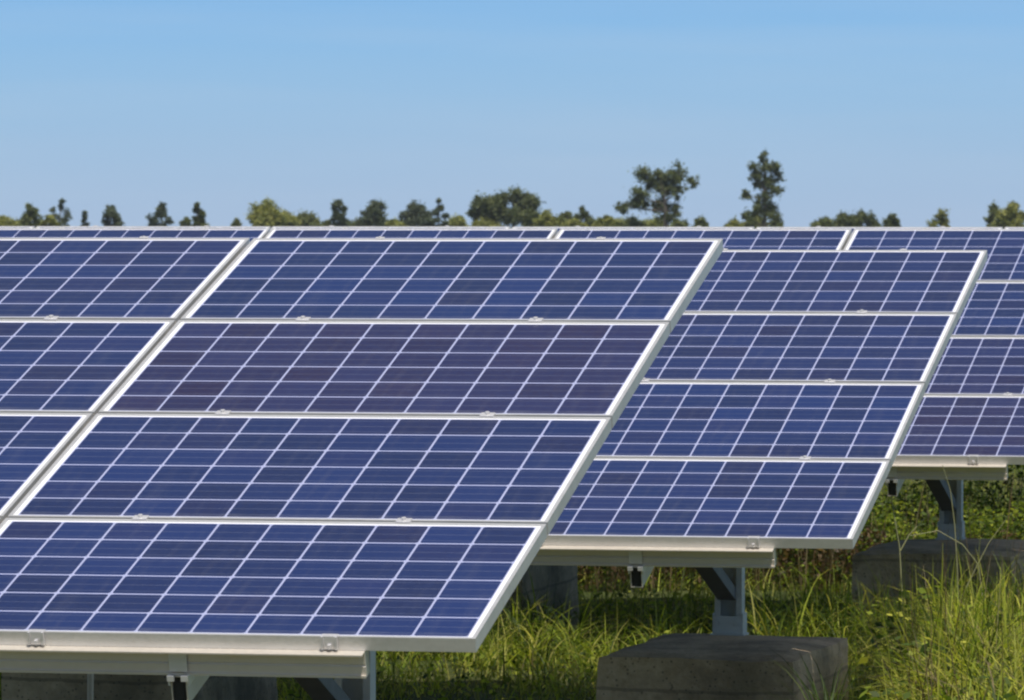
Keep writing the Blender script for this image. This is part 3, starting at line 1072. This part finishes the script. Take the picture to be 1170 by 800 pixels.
specs = [
    # x, top, width, palette, cone, airy, kind, label
    (3, 246, 32, YELL, 0, 0, "bush", "yellow-green bush at the left edge of the skyline"),
    (35, 233, 24, MID, 0, 0.2, "round_tree", "small round olive tree, first round crown from the left edge"),
    (68, 228, 24, GREY, 0, 1.0, "sparse_tree", "thin leaning see-through tree near the left edge"),
    (56, 246, 18, YELL, 0, 0.2, "bush", "low bush at the foot of the thin leaning tree"),
    (127, 235, 24, GREY, 0.3, 0.5, "round_tree", "grey-green small tree standing alone on the left skyline"),
    (183, 232, 24, GREY, 0.2, 0.3, "round_tree", "dark grey round-topped tree left of the dark pointed one"),
    (227, 232, 20, DARK, 0.6, 0.1, "conifer_tree", "small dark pointed tree before the yellow-green one"),
    (212, 248, 12, MID, 0, 0.2, "bush", "tiny bush touching the left side of the dark pointed tree"),
    (270, 250, 12, MID, 0, 0.4, "bush", "tiny lone bush left of the yellow-green round tree"),
    (305, 229, 42, YELL, 0, 0, "round_tree", "full yellow-green round tree, brightest crown on the left half"),
    (327, 241, 26, YELL, 0, 0, "bush", "yellow-green bush joined to the right of the bright round tree"),
    (350, 243, 34, MID, 0, 0, "bush", "low green bush between the yellow-green tree and a dark upright one"),
    (387, 227, 22, GREY, 0.2, 0.3, "round_tree", "upright dark grey tree with a narrow ragged crown"),
    (427, 229, 34, GREY, 0.1, 0.0, "round_tree", "dense dome-shaped dark tree between two narrower ones"),
    (474, 230, 34, GREY, 0.2, 0.2, "round_tree", "dark ragged tree left of a slim one, tips at two heights"),
    (503, 227, 18, GREY, 0.4, 0.2, "conifer_tree", "slim dark tree just left of the low wide one"),
    (523, 247, 26, YELL, 0, 0.1, "bush", "yellow bush at the left foot of the low wide dark tree"),
    (553, 251, 34, YELL, 0, 0, "bush", "light yellow-green bush in front of the low wide dark tree"),
    (626, 240, 24, YELL, 0, 0.4, "bush", "pale yellowish bush touching the right side of the wide dark tree"),
    (645, 241, 26, MID, 0, 0.3, "bush", "olive bush in the gap between wide dark tree and small dark tree"),
    (665, 236, 20, DARK, 0.2, 0, "round_tree", "small dark round tree between olive bushes"),
    (693, 245, 26, YELL, 0, 0.3, "bush", "yellowish bush left of the broad spreading tree"),
    (720, 247, 26, MID, 0, 0.2, "bush", "green bush under the left branches of the broad spreading tree"),
    (748, 249, 36, YELL, 0, 0.1, "bush", "yellow-green bush at the foot of the broad spreading tree"),
    (800, 247, 18, MID, 0, 0.2, "bush", "small green bush right of the broad spreading tree"),
    (838, 250, 20, YELL, 0, 0.2, "bush", "yellowish bush at the left foot of the tallest tree"),
    (862, 243, 30, YELL, 0, 0.3, "bush", "yellow-green undergrowth wrapped round the trunk of the tallest tree"),
    (941, 248, 24, MID, 0, 0.1, "bush", "small bush joined to the left end of the dark low clump"),
    (966, 242, 30, DARK, 0, 0, "round_tree", "dark low domed tree, left half of the dark clump on the right"),
    (986, 240, 30, DARK, 0, 0, "round_tree", "dark low domed tree, right half of the dark clump on the right"),
    (1019, 244, 20, DARK, 0.3, 0.1, "round_tree", "small dark tree alone to the right of the dark clump"),
    (1074, 238, 26, YELL, 0.5, 0.7, "sparse_tree", "pale thin pointed tree alone on the right skyline"),
    (1136, 232, 22, MID, 0.1, 0.5, "round_tree", "ragged olive tree before the last yellow-green one at the right"),
    (1156, 231, 34, YELL, 0, 0, "round_tree", "full yellow-green tree at the right edge of the skyline"),
    (395, 250, 24, MID, 0, 0.3, "bush", "low green bush at the foot of the upright dark grey tree"),
    (412, 251, 16, MID, 0, 0.2, "bush", "small olive bush left of the dense dome-shaped tree"),
    (452, 251, 22, YELL, 0, 0.3, "bush", "pale bush between the dome-shaped tree and the ragged pair"),
    (490, 249, 18, GREY, 0, 0.2, "bush", "grey-green bush in the notch between the ragged tree and the slim one"),
    (609, 250, 22, MID, 0, 0.2, "bush", "olive bush below the right shoulder of the low wide dark tree"),
    (656, 250, 24, YELL, 0, 0.2, "bush", "light bush at the foot of the small dark round tree"),
    (680, 250, 20, MID, 0, 0.3, "bush", "low bush just right of the small dark round tree"),
    (706, 249, 24, YELL, 0, 0.3, "bush", "light yellowish bush below the outermost left branch of the spreading tree"),
    (776, 250, 20, MID, 0, 0.3, "bush", "green bush under the right branches of the broad spreading tree"),
    (888, 251, 14, MID, 0, 0.3, "bush", "little bush at the right foot of the tallest tree"),
    (372, 251, 14, MID, 0, 0.3, "bush", "little bush at the left foot of the upright dark grey tree"),
    (97, 241, 8, GREY, 0.2, 1.0, "sparse_tree", "faint leafless-looking sapling between two small trees at the left"),
]
for i, (cx, top, w, pal, cone, airy, nm, lab) in enumerate(specs):
    d = 520 + (i * 37) % 110
    cat = "bush" if nm == "bush" else "tree"
    n = 7 if w < 22 else (9 if w < 32 else 11)
    w = w * 1.12
    tree(nm, d, cx, auto_lobes(cx, top, w, n, 264, cone), pal, lab, cat, leaf=0.27, dens=1.1, airy=airy, trunk_r=0.10 + 0.002 * w,
         group="bushes on the skyline behind the arrays" if cat == "bush" else "trees on the skyline behind the arrays")

# ------------------------------------------------------------------ light summer haze
bm = bmesh.new()
box(bm, -900, 900, -330, 900, -1.2, 16.0)
m = bpy.data.materials.new("thin_haze")
m.use_nodes = True
nt = m.node_tree
nt.nodes.remove(nt.nodes["Principled BSDF"])
pv = nt.nodes.new("ShaderNodeVolumePrincipled")
pv.inputs["Color"].default_value = (0.86, 0.91, 1.0, 1)
pv.inputs["Density"].default_value = 0.00009
pv.inputs["Anisotropy"].default_value = 0.2
nt.links.new(pv.outputs[0], nt.nodes["Material Output"].inputs["Volume"])
tag(link("haze", to_mesh(bm, "haze"), m), "thin summer haze softening the distant trees", "haze", kind="stuff")
